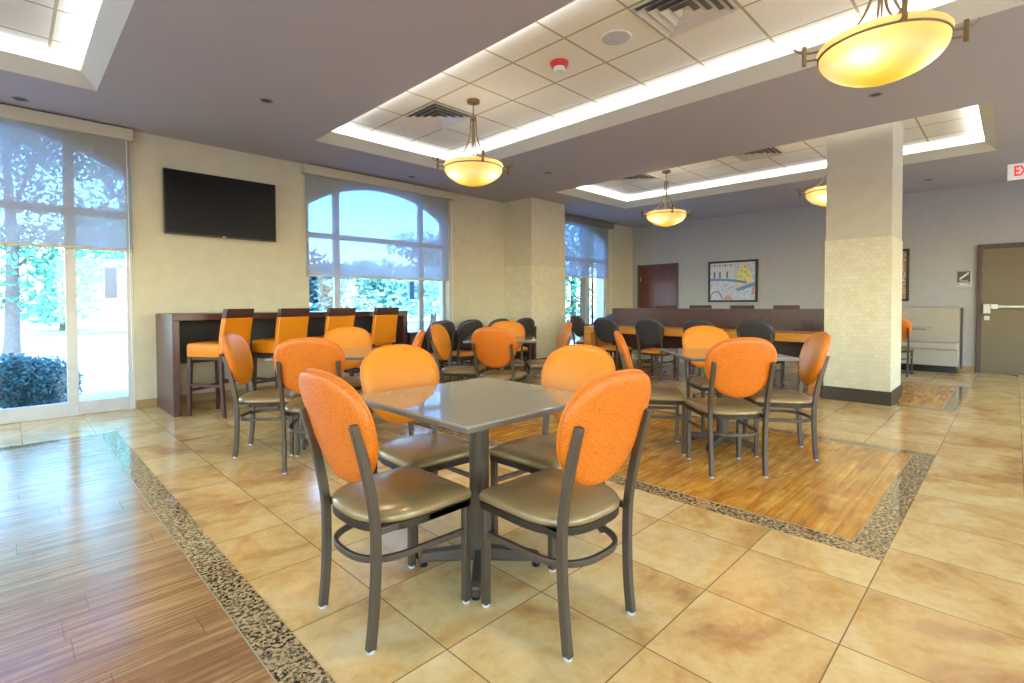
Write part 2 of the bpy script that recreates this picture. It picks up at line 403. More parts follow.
# back wall, and the two walls out of view behind the camera with openings added for fill daylight
mb = MB(); mb.box(XB, XB+.2, Y0, W, 0, ZC); struct(mb.build('wall_back', M['wall_grey'], smooth=False))
mb = MB(); mb.box(X0-.2, X0, Y0, W+WT, 2.9, ZC)
mb.box(X0-.2, X0, Y0, W+WT, 0, .8)
for a, b in ((Y0,-3.0),(-.6,.6),(3.0,4.2),(6.6,W+WT)): mb.box(X0-.2, X0, a, b, .8, 2.9)
struct(mb.build('wall_front', M['wall_cream'], smooth=False))
mb = MB(); mb.box(X0-.2, XB+.2, Y0-.2, Y0, 0, .7); mb.box(X0-.2, XB+.2, Y0-.2, Y0, 2.6, ZC)
for a, b in ((X0,-2.6),(-.2,1.0),(3.6,4.8),(7.4,8.6),(11.2,XB+.2)): mb.box(a, b, Y0-.2, Y0, .7, 2.6)
struct(mb.build('wall_right', M['wall_cream'], smooth=False))

# baseboards
mb = MB()
for a, b in ((X0,WIN[0]['x0']),(1.05,8.13),(10.68,XB)): mb.box(a, b, W-.014, W, 0, .10)
struct(mb.build('baseboard_left', M['base_tan'], smooth=False, bevel=.004))
mb = MB(); mb.box(XB-.014, XB, .47, 5.98, 0, .10); mb.box(XB-.014, XB, 7.14, W, 0, .10)
struct(mb.build('baseboard_back', M['base_tan'], smooth=False, bevel=.004))

# windows: frame and panes, each with a roller shade and its valance on the inside face
for i, w in enumerate(WIN):
    e = struct(empty(w['name'], (w['cx'], W, 0))); m = MB(); g = MB()
    door = w['sill'] == 0
    yf0, yf1 = (W+.03, W+.10) if door else (W+.12, W+.18)
    L = lambda x: x - w['cx']
    x0, x1, s0 = L(w['x0']), L(w['x1']), w['sill']; jw = .06
    az = lambda x: arch_z(x, 0, w['hw'], SPR, RISE)
    m.box(x0, x0+jw, yf0-W, yf1-W, s0, SPR+.03); m.box(x1-jw, x1, yf0-W, yf1-W, s0, SPR+.03)
    m.box(x0+jw, x1-jw, yf0-W+.002, yf1-W-.002, s0, s0+(.15 if door else .06)); m.box(x0+jw, x1-jw, yf0-W+.002, yf1-W-.002, 2.22, 2.30)
    for q in w['mull']:
        m.box(L(q)-.047, L(q)+.047, yf0-W-.003, yf1-W+.003, s0, az(L(q))-.03)
    n = 28
    for k in range(n):     # arched head
        a = x0+(x1-x0)*k/n; b = x0+(x1-x0)*(k+1)/n; za, zb = az(a), az(b); h = .06
        p = [(a,yf0-W,za-h),(b,yf0-W,zb-h),(b,yf0-W,zb),(a,yf0-W,za),(a,yf1-W,za-h),(b,yf1-W,zb-h),(b,yf1-W,zb),(a,yf1-W,za)]
        m.add(p, [(0,1,2,3),(7,6,5,4),(4,5,1,0)])
        g.quad((a,yf0-W+.03,s0+.05),(b,yf0-W+.03,s0+.05),(b,yf0-W+.03,zb-.03),(a,yf0-W+.03,za-.03))
    m.build('window_frame', M['frame_white' if door else 'frame_grey'], e, smooth=False, bevel=.004)
    g.build('window_panes', M['glass'], e, smooth=False)
    if s0:
        m = MB(); m.box(x0-.03, x1+.03, -.05, .12, s0-.035, s0); m.build('window_sill', M['white_paint'], e, smooth=False, bevel=.005)
def shade(x0, x1, zb, va, vb, label, vm):
    t = empty('roller_shade', ((x0+x1)/2, W-.045, 0)); c = (x0+x1)/2
    tag(t, label, 'window shade', 'roller shades over the arched windows')
    m = MB(); m.box(x0-c, x1-c, -.0015, .0015, zb, 3.16); m.build('shade_fabric', M['shade'], t, smooth=False)
    m = MB(); m.box(x0-c, x1-c, -.012, .012, zb-.025, zb+.004); m.build('bottom_bar', M['valance'], t, smooth=False, bevel=.004)
    m = MB(); m.sweep([(vb-c-.06, -.02, 3.1),(vb-c-.05, -.02, 1.9),(vb-c-.045, -.02, .45)], .004, .004, n=6); m.build('pull_chain', M['white_plastic'], t)
    m = MB(); m.box(va-c, vb-c, -.075, .043, 3.10, ZC-.02); m.build('valance', vm, t, smooth=False, bevel=.004)
M['valance_grey'] = plaster('valance_fabric_grey', lin(128,124,120), .8, .05, .02, 3)
shade(-1.52, 1.035, 1.86, -1.6, 1.06, 'roller shade lowered halfway over the glass patio door left of the television', M['valance'])
shade(3.07, 5.66, 1.65, 3.03, 5.77, 'roller shade over the arched window right of the television, behind the bar stools', M['valance'])
shade(8.13, 10.70, 1.86, 8.13, 10.86, 'roller shade with a grey valance over the window beyond the tiled wall pier', M['valance_grey'])

# wall pier on the window wall and the freestanding column
def column(name, x0, x1, y0, y1, plaster_m, zsplit, b, top=ZC):
    e = struct(empty(name, ((x0+x1)/2, (y0+y1)/2, 0))); cx, cy = (x0+x1)/2, (y0+y1)/2
    m = MB(); m.box(x0-cx, x1-cx, y0-cy, y1-cy, zsplit, top); m.build('column_shaft', plaster_m, e, smooth=False)
    q = .008; m = MB(); m.box(x0-cx-q, x1-cx+q, y0-cy-q, y1-cy+q, .0, zsplit); m.build('column_tile', M['mosaic'], e, smooth=False)
    q = .022; m = MB(); m.box(x0-cx-q, x1-cx+q, y0-cy-q, y1-cy+q, 0, b); m.build('column_base', M['base_dark'], e, smooth=False, bevel=.004)
column('column_1', 7.10, 8.11, 6.55, 7.31, M['wall_cream'], 1.96, .15)
column('column_2', 7.33, 8.08, 1.03, 1.70, M['column_plaster'], 2.0, .165, ZT)

# doors on the back wall
e = struct(empty('door_1', (XB, 0, 0)))
m = MB(); m.box(-.05,.01, .40,.465, 0,2.21); m.box(-.048,.01,-.56,.40,2.13,2.208); m.box(-.05,.01,-.62,-.56,0,2.21); m.build('door_frame', M['door_frame'], e, smooth=False, bevel=.006)
m = MB(); m.box(-.03,.0,-.56,.40,.008,2.13); m.build('door_leaf', M['door_paint'], e, smooth=False)
m = MB(); m.box(-.10,-.03,.29,.385,1.02,1.19); m.box(-.045,-.03,.30,.375,.90,.985); m.build('latch_box', M['chrome'], e, smooth=False, bevel=.008)
m = MB(); m.box(-.105,-.055,-.45,.28,1.115,1.165); m.build('panic_bar', M['chrome'], e, smooth=False, bevel=.008)
m = MB(); m.box(-.115,-.03,-.50,-.42,1.09,1.19); m.box(-.11,-.03,.20,.285,1.10,1.18); m.build('bar_bracket', M['white_plastic'], e, smooth=False, bevel=.006)
e = struct(empty('door_2', (XB, 6.56, 0)))
m = MB(); m.box(-.04,.01,-.57,-.50,0,2.23); m.box(-.04,.01,.50,.57,0,2.23); m.box(-.038,.01,-.50,.50,2.16,2.228); m.build('door_frame', M['door_frame'], e, smooth=False, bevel=.006)
m = MB(); m.box(-.02,.0,-.50,.50,.008,2.16); m.build('door_leaf', M['door_wood'], e, smooth=False)
for z in (1.8, .3):
    m = MB(); m.box(-.03,-.015,.47,.51,z,z+.11); m.build('hinge', M['chrome'], e, smooth=False)
m = MB(); m.sweep([(-.02,-.43,1.0),(-.07,-.43,1.0),(-.07,-.33,1.0)], .009, .009, n=8); m.build('door_handle', M['chrome'], e)

# ------------------------------------------------------------------ chairs
def seat_outline(n=40, w=.226, yf=.222, yb=-.234):
    pts = []
    r = .026
    for k in range(7): a = radians(90*k/6); pts.append((w-r+r*sin(a), yf-r+r*cos(a)))
    for k in range(n+1):
        a = pi*k/n; c, s = cos(a), sin(a)
        pts.append((w*math.copysign(abs(c)**.70, c), -.0 + yb*abs(s)**.8))
    for k in range(7): a = radians(90*k/6); pts.append((-(w-r+r*cos(a)), yf-r+r*sin(a)))
    return pts[::-1]
SO = seat_outline()
def make_chair(back_m, back_tex, seat_m, piping_m):
    e = empty('dining_chair')
    for s in (-1, 1):
        m = MB(); m.sweep([(s*.196,.200,.008),(s*.196,.200,.42)], .030, .030, up=(0,1,0)); lg = m.build('leg', M['metal'], e, bevel=.004)
        m = MB(); m.lathe([(.014,0),(.016,.003),(.015,.012)], s*.196, .200, 12, cap0=True, cap1=True); m.build('foot_glide', M['glide'], lg)
        p = spline([(s*.188,-.228,.008),(s*.189,-.214,.14),(s*.193,-.207,.30),(s*.196,-.210,.44),(s*.199,-.228,.56),(s*.201,-.257,.69),(s*.202,-.290,.815)], 5)
        m = MB(); m.sweep(p, .027, .034, up=(0,1,0)); lg = m.build('leg', M['metal'], e, bevel=.004)
        m = MB(); m.lathe([(.014,0),(.016,.003),(.015,.012)], s*.188, -.228, 12, cap0=True, cap1=True); m.build('foot_glide', M['glide'], lg)
    cy = .01
    m = MB(); prof = [(.30,.434),(.965,.434),(.993,.438),(1.0,.446),(.994,.456),(.965,.467),(.9,.477),(.75,.486),(.45,.492),(.12,.494)]
    m.rings([[(x*s_, cy+(y-cy)*s_, z) for x, y in SO] for s_, z in prof]); m.build('seat', seat_m, e, ang=60)
    m = MB(); m.rings([[(x*s_, cy+(y-cy)*s_, z) for x, y in SO] for s_, z in ((.955,.434),(.990,.434),(.990,.405),(.955,.405))], True, False, False)
    m.box(-.19,.19,.05,.08,.407,.432)
    for q in (-1,1): m.box(q*.195-.012,q*.195+.012,-.225,-.10,.408,.432); m.build('seat_frame', M['metal'], e, bevel=.003)
    pth = [(.196,.195,.298)] + [(.186*math.copysign(abs(cos(a))**.75, cos(a)), -.03-.20*sin(a)**.8, .298) for a in [pi*k/24 for k in range(25)]] + [(-.196,.195,.298)]
    m = MB(); m.sweep(pth, .018, .024); m.build('stretcher', M['metal'], e, bevel=.004)
    # round upholstered back
    tl = radians(17); C = Vector((0,-.250,.777)); U = Vector((1,0,0)); V = Vector((0,-sin(tl),cos(tl))); N = Vector((0,cos(tl),sin(tl)))
    def pt(a, s_, n_):
        ca, sa = cos(a), sin(a); ex = .88
        u = .243*math.copysign(abs(ca)**ex, ca)*(.985+.14*sa); v_ = .221*math.copysign(abs(sa)**ex, sa)
        u *= s_; v_ *= s_
        return C + U*u + V*v_ + N*(n_ + .55*u*u)
    nA = 56
    def ring(s_, n_): return [pt(2*pi*k/nA, s_, n_) for k in range(nA)]
    m = MB(); m.rings([ring(*q) for q in ((.10,.022),(.45,.021),(.72,.017),(.88,.010),(.955,.0),(.985,-.009))], True, True, False, 0)
    m.rings([ring(*q) for q in ((.985,-.009),(1.0,-.020),(.99,-.033),(.95,-.041),(.85,-.044),(.5,-.044),(.1,-.044))], True, False, True, 1)
    bk = m.build('backrest', [back_m, back_tex], e, ang=70)
    m = MB(); m.sweep([pt(2*pi*k/nA, .988, -.010) for k in range(nA)], .0055, 0, up=N, n=8, closed=True); m.build('piping', piping_m, bk)
    return e
proto_o = make_chair(M['orange'], M['orange_tex'], M['taupe'], M['orange_dark'])
proto_b = make_chair(M['charcoal'], M['charcoal'], M['orange'], M['charcoal'])
used = set()
def chair(proto, ox, oy, fx, fy, label, group):
    l = hypot(fx, fy); fx /= l; fy /= l
    o = proto if proto.name not in used else copy_tree(proto)
    used.add(proto.name)
    o.location = (ox, oy, 0); o.rotation_euler = (0,0,facing(fx,fy)); tag(o, label, 'chair', group); return o
def chair_r(proto, rx, ry, fx, fy, label, group):       # from the middle of the two rear feet
    l = hypot(fx, fy); return chair(proto, rx+.232*fx/l, ry+.232*fy/l, fx, fy, label, group)
def chair_d(proto, p, f, label, group):                  # from the middle of the backrest
    l = hypot(*f); return chair(proto, p[0]+.25*f[0]/l, p[1]+.25*f[1]/l, f[0], f[1], label, group)
G = 'orange backed dining chairs'
chair(proto_o, 1.533, 1.288, .04, 1, 'orange round-back chair nearest the camera, at the near right side of the front table', G)
chair(proto_o, 1.105, 1.768, 1, 0, 'orange round-back chair at the near left side of the front table, textured back toward us', G)
chair(proto_o, 1.553, 2.196, -.05, -1, 'orange round-back chair tucked behind the front table\'s far left edge, reflected in its top', G)
chair(proto_o, 1.980, 1.715, -1, -.02, 'orange round-back chair behind the front table\'s far right edge, half hidden by the nearest chair', G)
chair_r(proto_o, 3.585, 1.345, .70, .71, 'orange round-back chair seen square from behind at the table on honey planks', G)
chair_r(proto_o, 4.56, 1.16, -.51, .86, 'orange round-back chair just in front of the tiled column, angled to its table', G)
chair_r(proto_o, 3.74, 2.335, .557, -.828, 'orange round-back chair left of the table on honey planks, its back half hidden', G)
chair_d(proto_o, (5.0, 2.21), (-.708,-.706), 'orange round-back chair on the far side of the table on honey planks', G)
chair_r(proto_o, 1.365, 4.537, .82, -.57, 'orange round-back chair in side view just in front of the first bar stool', G)
chair_r(proto_o, 1.543, 3.602, .57, .82, 'orange round-back chair with its back to us at the left rear table', G)
chair_d(proto_o, (2.47, 4.86), (-.50,-.86), 'orange round-back chair facing us across the left rear table, in front of the bar', G)
chair_d(proto_o, (2.62, 3.88), (-.82,.57), 'orange sliver of a round chair back at the right of the left rear table', G)
p = rd(-.19, 5.15); chair_d(proto_o, p, DV*.94+RV*.3, 'orange round-back chair with its back to us at the middle rear table', G)
p = rd(-.83, 5.9); chair_d(proto_o, p, RV*.98-DV*.2, 'orange round-back chair in side view on the left of the middle rear table', G)
p = rd(-.07, 6.75); chair_d(proto_o, p, -DV, 'orange round-back chair facing us on the far side of the middle rear table', G)
p = rd(.66, 6.45); chair_d(proto_o, p, -RV-DV*.1, 'orange round-back chair edge-on at the right of the middle rear table, by the pier', G)
chair(proto_o, 10.46, 1.40, 1, 0, 'orange round-back chair pulled up to the beige booth beyond the column', G)
GB = 'charcoal backed chairs'
for xx, lab in ((4.36,'beside the end of the high bar'),(4.90,'second from the end of the high bar'),(5.50,'second from the wall pier'),(6.07,'nearest the tiled wall pier')):
    chair_r(proto_b, xx, 5.80, .02, 1, 'charcoal-backed chair at the low wall counter, '+lab, GB)
for yy, lab in ((4.69,'farthest from the tiled column'),(3.91,'second from its window end'),(3.13,'second from the tiled column'),(2.38,'nearest the tiled column')):
    chair_r(proto_b, 7.08, yy*1.03, 1, 0, 'charcoal-backed chair at the honey wood counter, '+lab, GB)
chair_d(proto_b, (7.98, 6.12), (.80,-.30), 'charcoal-backed chair before the far window, left of the small table there', GB)
chair_d(proto_b, (9.46, 6.30), (-1,.05), 'charcoal-backed chair before the far window, peeking out past the high partition\'s end', GB)

# ------------------------------------------------------------------ tables
def make_table(S=.84, Z=.795):
    e = empty('cafe_table'); h = S/2
    m = MB(); m.box(-h,h,-h,h,Z-.026,Z); m.build('tabletop', M['table'], e, smooth=False, bevel=.006)
    m = MB()
    for a, b, c, d in ((-h-.003,h+.003,-h-.003,-h+.004),(-h-.003,h+.003,h-.004,h+.003),(-h-.003,-h+.004,-h,h),(h-.004,h+.003,-h,h)): m.box(a,b,c,d,Z-.024,Z-.006)
    m.build('edge_band', M['table_edge'], e, smooth=False, bevel=.002)
    m = MB(); m.box(-.2,.2,-.03,.03,Z-.05,Z-.026); m.box(-.03,.03,-.2,.2,Z-.05,Z-.026); m.build('support_plate', M['metal'], e, smooth=False, bevel=.004)
    m = MB(); m.lathe([(.046,.06),(.046,Z-.045)], 0, 0, 28, cap0=True, cap1=True); m.build('pedestal', M['metal'], e)
    m = MB()
    for k in range(4):
        a = pi/4 + k*pi/2; d = Vector((cos(a), sin(a), 0)); q = Vector((-sin(a), cos(a), 0)); rs = []
        for r, w, z0, z1 in ((.0,.028,.035,.100),(.06,.028,.035,.095),(.242,.024,.028,.072),(.270,.023,.014,.064),(.282,.021,.012,.05)):
            rs.append([d*r - q*w + Vector((0,0,z0)), d*r + q*w + Vector((0,0,z0)), d*r + q*w*.85 + Vector((0,0,z1)), d*r - q*w*.85 + Vector((0,0,z1))])
        m.rings(rs)
    b = m.build('base', M['metal'], e, bevel=.006)
    m = MB()
    for k in range(4):
        a = pi/4 + k*pi/2; m.lathe([(.018,0),(.018,.016)], .262*cos(a), .262*sin(a), 14, cap0=True, cap1=True)
    m.build('base_glide', M['black_plastic'], b)
    return e
tab = make_table(); GT = 'square pedestal tables'
def table(o, x, y, a, label):
    o.location = (x,y,0); o.rotation_euler = (0,0,a); tag(o, label, 'table', GT)
tabs = [tab] + [copy_tree(tab) for _ in range(4)]
table(tabs[0], 1.535, 1.75, 0, 'square grey-topped table at the front, its glossy top reflecting the wall')
table(tabs[1], 4.31, 1.76, -pi/4, 'square grey-topped table standing on honey planks before the tiled column')
table(tabs[2], 2.0, 4.27, atan2(-.56,.826), 'square grey-topped table at the left rear, in front of the bar stools')
p = rd(-.14, 6.16); table(tabs[3], p.x, p.y, -pi/4, 'square grey-topped table in the middle rear, before the low wall counter')
table(tabs[4], 8.72, 6.48, -.05, 'dark looking pedestal table before the far window, beyond the end of the honey counter')
tabs[4].scale = (.72,.72,1)
e = empty('booth_table', (10.98, 1.44, 0)); tag(e, 'narrow table top standing before the beige booth beyond the column', 'table')
m = MB(); m.box(-.36,.36,-.42,.42,.765,.795); m.build('tabletop', M['table'], e, smooth=False, bevel=.006)
m = MB(); m.lathe([(.24,0),(.24,.012),(.05,.03),(.04,.05),(.04,.765)], 0, 0, 24, cap0=True, cap1=True); m.build('pedestal', M['metal'], e)

# ------------------------------------------------------------------ bars and counters
e = empty('bar_counter', (2.75, 6.86, 0)); tag(e, 'high dark wood bar along the window wall below the television', 'bar counter')
x0, x1, y0, y1, H = -1.495, 1.49, -.42, .425, 1.12
m = MB(); m.box(x0,x1,y0,y1,H-.075,H); m.build('bar_top', M['dark_wood'], e, smooth=False, bevel=.004)
for a in (x0, x1-.07):
    m = MB(); m.box(a,a+.07,y0,y1,0,H-.075); m.build('end_panel', M['dark_wood_v'], e, smooth=False, bevel=.004)
m = MB(); m.box(x0+.07,x1-.07,.33,.36,.50,H-.075); m.build('modesty_panel', M['dark_panel'], e, smooth=False)
e = empty('wall_counter', (5.66, 6.84, 0)); tag(e, 'low dark wood counter along the wall between the bar and the tiled pier', 'counter')
x0, x1, y0, y1, H = -1.40, 1.41, -.44, .445, .795
m = MB(); m.box(x0,x1,y0,y1 if False else -.30,H-.075,H); m.box(x0,x1,-.30,.445,H-.075,H) ; m.build('counter_top', M['dark_wood'], e, smooth=False)
for a in (x0, x1-.07):
    m = MB(); m.box(a,a+.07,y0,y1,0,H-.075); m.build('end_panel', M['dark_wood_v'], e, smooth=False, bevel=.004)
m = MB(); m.box(x0+.07,x1-.07,.0,.03,.22,H-.075); m.build('modesty_panel', M['dark_panel'], e, smooth=False)
e = empty('dining_counter', (8.0, 3.77, 0)); tag(e, 'honey coloured wood counter with thick top, in front of the dark partition', 'counter')
m = MB(); m.box(-.35,.37,-1.95,1.95,.68,.795); m.build('counter_top', M['orange_wood'], e, smooth=False, bevel=.004)
for a in (-1.95, 1.80):
    m = MB(); m.box(-.35,.37,a,a+.15,0,.68); m.build('end_panel', M['orange_wood'], e, smooth=False, bevel=.004)
e = empty('bar_partition', (8.6, 3.72, 0)); tag(e, 'long dark wood bar partition rising behind the honey wood counter', 'bar partition')
m = MB(); m.box(-.225,-.175,-1.92,1.86,.34,1.12); m.build('front_panel', M['dark_wood'], e, smooth=False, bevel=.004)
m = MB(); m.box(-.175,.26,-1.92,1.86,1.06,1.12); m.build('bar_top', M['dark_wood'], e, smooth=False, bevel=.004)
for a in (-1.92, 1.79):
    m = MB(); m.box(-.175,.26,a,a+.07,0,1.06); m.build('end_panel', M['dark_wood_v'], e, smooth=False, bevel=.004)

def make_stool():
    e = empty('bar_stool')
    m = MB(); prof = [(.5,.655),(.98,.655),(1,.665),(1,.76),(.985,.785),(.93,.80),(.6,.808),(.1,.81)]
    def rr(s_, z):
        pts = []; w, d, r = .215*s_, .215*s_, .03
        for cx, cy, a0 in ((w-r,d-r,0),(-w+r,d-r,90),(-w+r,-d+r,180),(w-r,-d+r,270)):
            for k in range(5): a = radians(a0+22.5*k); pts.append((cx+r*cos(a), cy+r*sin(a)+.02, z))
        return pts
    m.rings([rr(*q) for q in prof]); m.build('seat', M['orange'], e, ang=50)
    bk = MB(); rs = []
    for z, y in ((.69,-.20),(.80,-.205),(.95,-.225),(1.075,-.25)):
        rs.append([(-.205,y-.03,z),(.205,y-.03,z),(.205,y+.03,z),(-.205,y+.03,z)])
    bk.rings(rs); b = bk.build('backrest', M['orange'], e, bevel=.012)
    m = MB(); m.rings([[(-.205,-.282,1.076),(.205,-.282,1.076),(.205,-.222,1.076),(-.205,-.222,1.076)],[(-.20,-.300,1.175),(.20,-.300,1.175),(.20,-.245,1.175),(-.20,-.245,1.175)]]); m.build('top_rail', M['rail_wood'], e, bevel=.005)
    for sx in (-1, 1):
        m = MB(); m.rings([[(sx*(.185+t_)+q*w, .205+t_*.6+r*w, z) for q, r in ((-1,-1),(1,-1),(1,1),(-1,1))] for z, w, t_ in ((.0,.015,.012),(.66,.021,0))]); m.build('leg', M['rail_wood'], e, bevel=.003)
        m = MB(); m.rings([[(sx*(.185+t_)+q*w, y+r*w, z) for q, r in ((-1,-1),(1,-1),(1,1),(-1,1))] for z, w, t_, y in ((.0,.015,.012,-.24),(.35,.019,.005,-.205),(.69,.021,0,-.195))]); m.build('leg', M['rail_wood'], e, bevel=.003)
        m = MB(); m.box(sx*.19-.011, sx*.19+.011, -.20, .205, .325, .355); m.build('stretcher', M['rail_wood'], e, bevel=.003)
    m = MB(); m.box(-.185,.185,.195,.217,.27,.30); m.build('stretcher', M['rail_wood'], e, bevel=.003)
    m = MB(); m.box(-.185,.185,-.012,.012,.328,.352); m.build('stretcher', M['rail_wood'], e, bevel=.003)
    m = MB(); m.box(-.195,.195,-.18,.215,.62,.656); m.build('apron', M['rail_wood'], e, bevel=.004)
    return e
st = make_stool(); first = True
def stool(x, y, rz, label, g):
    global first
    o = st if first else copy_tree(st); first = False
    o.location = (x,y,0); o.rotation_euler = (0,0,rz); tag(o, label, 'bar stool', g)
for bx, rz, lab in ((1.62,32,'nearest the patio door'),(2.19,17,'second from the patio door'),(2.775,13,'third from the patio door'),(3.42,13,'fourth and last from the patio door')):
    a = radians(rz); c, s = cos(a), sin(a)     # bx: left end of the backrest at y = 6.02
    ox, oy = bx + c*.205 - s*.23, 6.00 + s*.205 + c*.23
    stool(ox, oy, a, 'orange bar stool at the high bar, '+lab, 'bar stools along the window bar')
for yy, lab in ((4.87,'farthest from the tiled column'),(4.14,'below the left part of the painting'),(3.36,'below the right edge of the painting'),(2.62,'closest to the tiled column')):
    stool(9.22, yy, radians(90+34), 'stool top rail showing over the dark partition, '+lab, 'bar stools behind the partition')

# booth
e = empty('booth_bench', (11.55, 1.6, 0)); tag(e, 'beige upholstered booth bench against the grey wall beside the exit door', 'booth')
m = MB(); m.box(.16,.36,-.95,1.0,.06,1.135); m.build('backrest', M['booth'], e, bevel=.035, seg=4)
m = MB(); m.box(-.22,.18,-.93,.98,.40,.52); m.build('seat', M['booth'], e, bevel=.03, seg=4)
m = MB(); m.box(-.18,.18,-.93,.98,.12,.41); m.build('seat_front', M['booth'], e, bevel=.008)
m = MB(); m.box(-.12,.34,-.90,.95,0,.125); m.build('plinth', M['black_plastic'], e, smooth=False)
m = MB(); m.box(.15,.37,-.965,-.945,.06,1.12); m.build('end_panel', M['door_frame'], e, smooth=False, bevel=.006)

# ------------------------------------------------------------------ wall things
e = empty('wall_television', (1.99, W-.07, 2.47)); tag(e, 'black flat television on the cream wall above the bar', 'television')
m = MB(); m.box(-.645,.645,-.025,.02,-.39,.39); m.build('housing', M['black_plastic'], e, smooth=False, bevel=.006)
m = MB(); m.box(-.633,.633,-.028,-.024,-.372,.378); m.build('screen', M['screen'], e, smooth=False)
m = MB(); m.box(-.25,.25,.018,.07,-.2,.2); m.build('wall_mount', M['dark_metal'], e, smooth=False)
m = MB(); m.box(-.02,.02,-.029,-.025,-.386,-.377); m.build('badge', M['white_plastic'], e, smooth=False)

def painting(y0, y1, z0, z1, label, warm):
    e = empty('framed_painting', (XB, (y0+y1)/2, (z0+z1)/2)); tag(e, label, 'painting', 'framed paintings')
    w, h, b = (y1-y0)/2, (z1-z0)/2, .045; m = MB()
    for a in ((-w,w,h-b,h),(-w,w,-h,-h+b),(-w,-w+b,-h,h),(w-b,w,-h,h)): m.box(-.045,0,*a)
    m.build('frame', M['frame_dark'], e, smooth=False, bevel=.005)
    m = MB(); W_, H_ = w-b, h-b
    mats = [M['mosaic_art_warm' if warm else 'mosaic_art'], M['art_yellow'], M['art_blue'], M['art_dark'], M['art_pale'], M['art_red']]
    m.box(-.03,-.002,-W_,W_,-H_,H_,0)
    X = -.0305
    def poly(pts, mat, k):     # picture coords: u runs left to right as seen from the room (-y), v up
        m.add([(X-.0004*k, -u*W_, v_*H_) for u, v_ in pts], [tuple(range(len(pts)))[::-1]], mat)
    poly([(-.98,.98),(.12,.98),(.10,.05),(-.3,-.1),(-.98,.15)], 4, 1)                  # pale houses
    if not warm:
        for u in (-.80,-.55,-.22): poly([(u-.035,.18),(u+.035,.18),(u+.035,.5),(u,.56),(u-.035,.5)], 3, 2)
        poly([(.2,-.25),(.9,-.02),(.82,.45),(.55,.95),(.38,.9),(.15,.3)], 1, 2)         # yellow tower
        poly([(.50,-.12),(.60,-.09),(.55,.2)], 5, 3)
        for u, q in ((.34,.2),(.42,.5),(.58,.42),(.72,.22),(.55,.72)): poly([(u-.018,q),(u+.018,q),(u+.018,q+.09),(u-.018,q+.09)], 3, 4)
        for k in range(9): u = -.95+.12*k; poly([(u,.92),(u+.07,.92),(u+.05,.80-.03*(k%3)),(u+.02,.82)], 3 if k%2 else 5, 4)
        poly([(.12,-.42),(.98,-.06),(.98,-.26),(.3,-.52)], 2, 3); poly([(.84,-.75),(.97,-.7),(.97,-.3),(.86,-.36)], 5, 4); poly([(.86,.3),(.98,.4),(.98,.95),(.8,.95)], 4, 3)
    else:
        poly([(-.9,-.2),(.3,-.2),(.2,.5),(-.4,.8),(-.9,.5)], 5, 2); poly([(.35,-.3),(.9,-.3),(.85,.7),(.4,.6)], 1, 2)
    arc = [(-1+2*k/16, .12-.30*((k/16))**1 + .08*sin(pi*k/16)) for k in range(14)]      # bridge
    poly([(a,b+.06) for a,b in arc]+[(a,b-.07) for a,b in arc[::-1]], 2, 3)
    c = [(-.72+.30*cos(pi*k/14), -.95+.45*sin(pi*k/14)) for k in range(15)]; c2 = [(-.72+.24*cos(pi*k/14), -.95+.37*sin(pi*k/14)) for k in range(15)]
    poly(c+c2[::-1], 2, 4)
    poly([(-.4,-.98),(.05,-.98),(-.05,-.78),(-.25,-.72)], 5, 3)
    m.build('artwork', mats, e, smooth=False)
M['frame_dark'] = plain('picture_frame_wood', lin(44,36,34), .4)
for nm, cs in (('mosaic_art', [lin(160,172,196), lin(206,212,222), lin(184,192,210), lin(222,206,196), lin(136,146,176)]), ('mosaic_art_warm', [lin(176,100,80), lin(206,176,140), lin(150,110,90), lin(216,200,176), lin(130,140,170)])):
    t = NT(nm); v = t.coord(); w = t.new('ShaderNodeTexVoronoi'); w.inputs['Scale'].default_value = 52; t.link(v, w.inputs['Vector'])
    sp = t.new('ShaderNodeSeparateColor'); t.link(w.outputs['Color'], sp.inputs[0])
    t.set(Base_Color=t.ramp(sp.outputs[0], [(k/4, c) for k, c in enumerate(cs)], 'CONSTANT'), Roughness=.5); M[nm] = t.m
for nm, c in (('art_yellow', lin(222,212,138)), ('art_blue', lin(112,140,180)), ('art_dark', lin(96,84,90)), ('art_pale', lin(206,206,206)), ('art_red', lin(212,150,130))):
    M[nm] = plain(nm, c, .5, 0, .12, 24)
painting(4.09, 5.21, 1.24, 2.20, 'dark-framed pale townscape painting on the grey wall above the partition', False)
painting(1.40, 2.45, 1.24, 2.22, 'dark-framed painting mostly hidden behind the tiled column, above the booth', True)

def text(body, size, mat, parent, loc, rot, name, extrude=.002, bold=0):
    c = bpy.data.curves.new(name, 'FONT'); c.body = body; c.size = size; c.extrude = extrude; c.offset = bold; c.align_x = 'CENTER'; c.align_y = 'CENTER'
    o0 = bpy.data.objects.new(name, c); COL.objects.link(o0)
    dg = bpy.context.evaluated_depsgraph_get(); me = bpy.data.meshes.new_from_object(o0.evaluated_get(dg)); me.name = name
    bpy.data.objects.remove(o0); me.materials.clear(); me.materials.append(mat)
    o = bpy.data.objects.new(name, me); COL.objects.link(o); o.parent = parent; o.location = loc; o.rotation_euler = rot; return o
FACE_MX = (pi/2, 0, -pi/2)        # lettering that reads from the room, on a surface facing -x
e = empty('exit_sign', (10.37, -.115, 3.105)); tag(e, 'white exit sign with red letters hanging from the ceiling at the right', 'sign')
m = MB(); m.box(-.02,.02,-.215,.215,-.115,.115); m.build('housing', M['exit_face'], e, smooth=False, bevel=.004)
m = MB(); m.box(-.015,.015,-.05,.05,.115,.14); m.build('ceiling_mount', M['white_plastic'], e, smooth=False)
text('EXIT', .205, M['exit_red'], e, (-.0215,.02,0), FACE_MX, 'lettering', .0015, .004).scale = (.62,1,1)
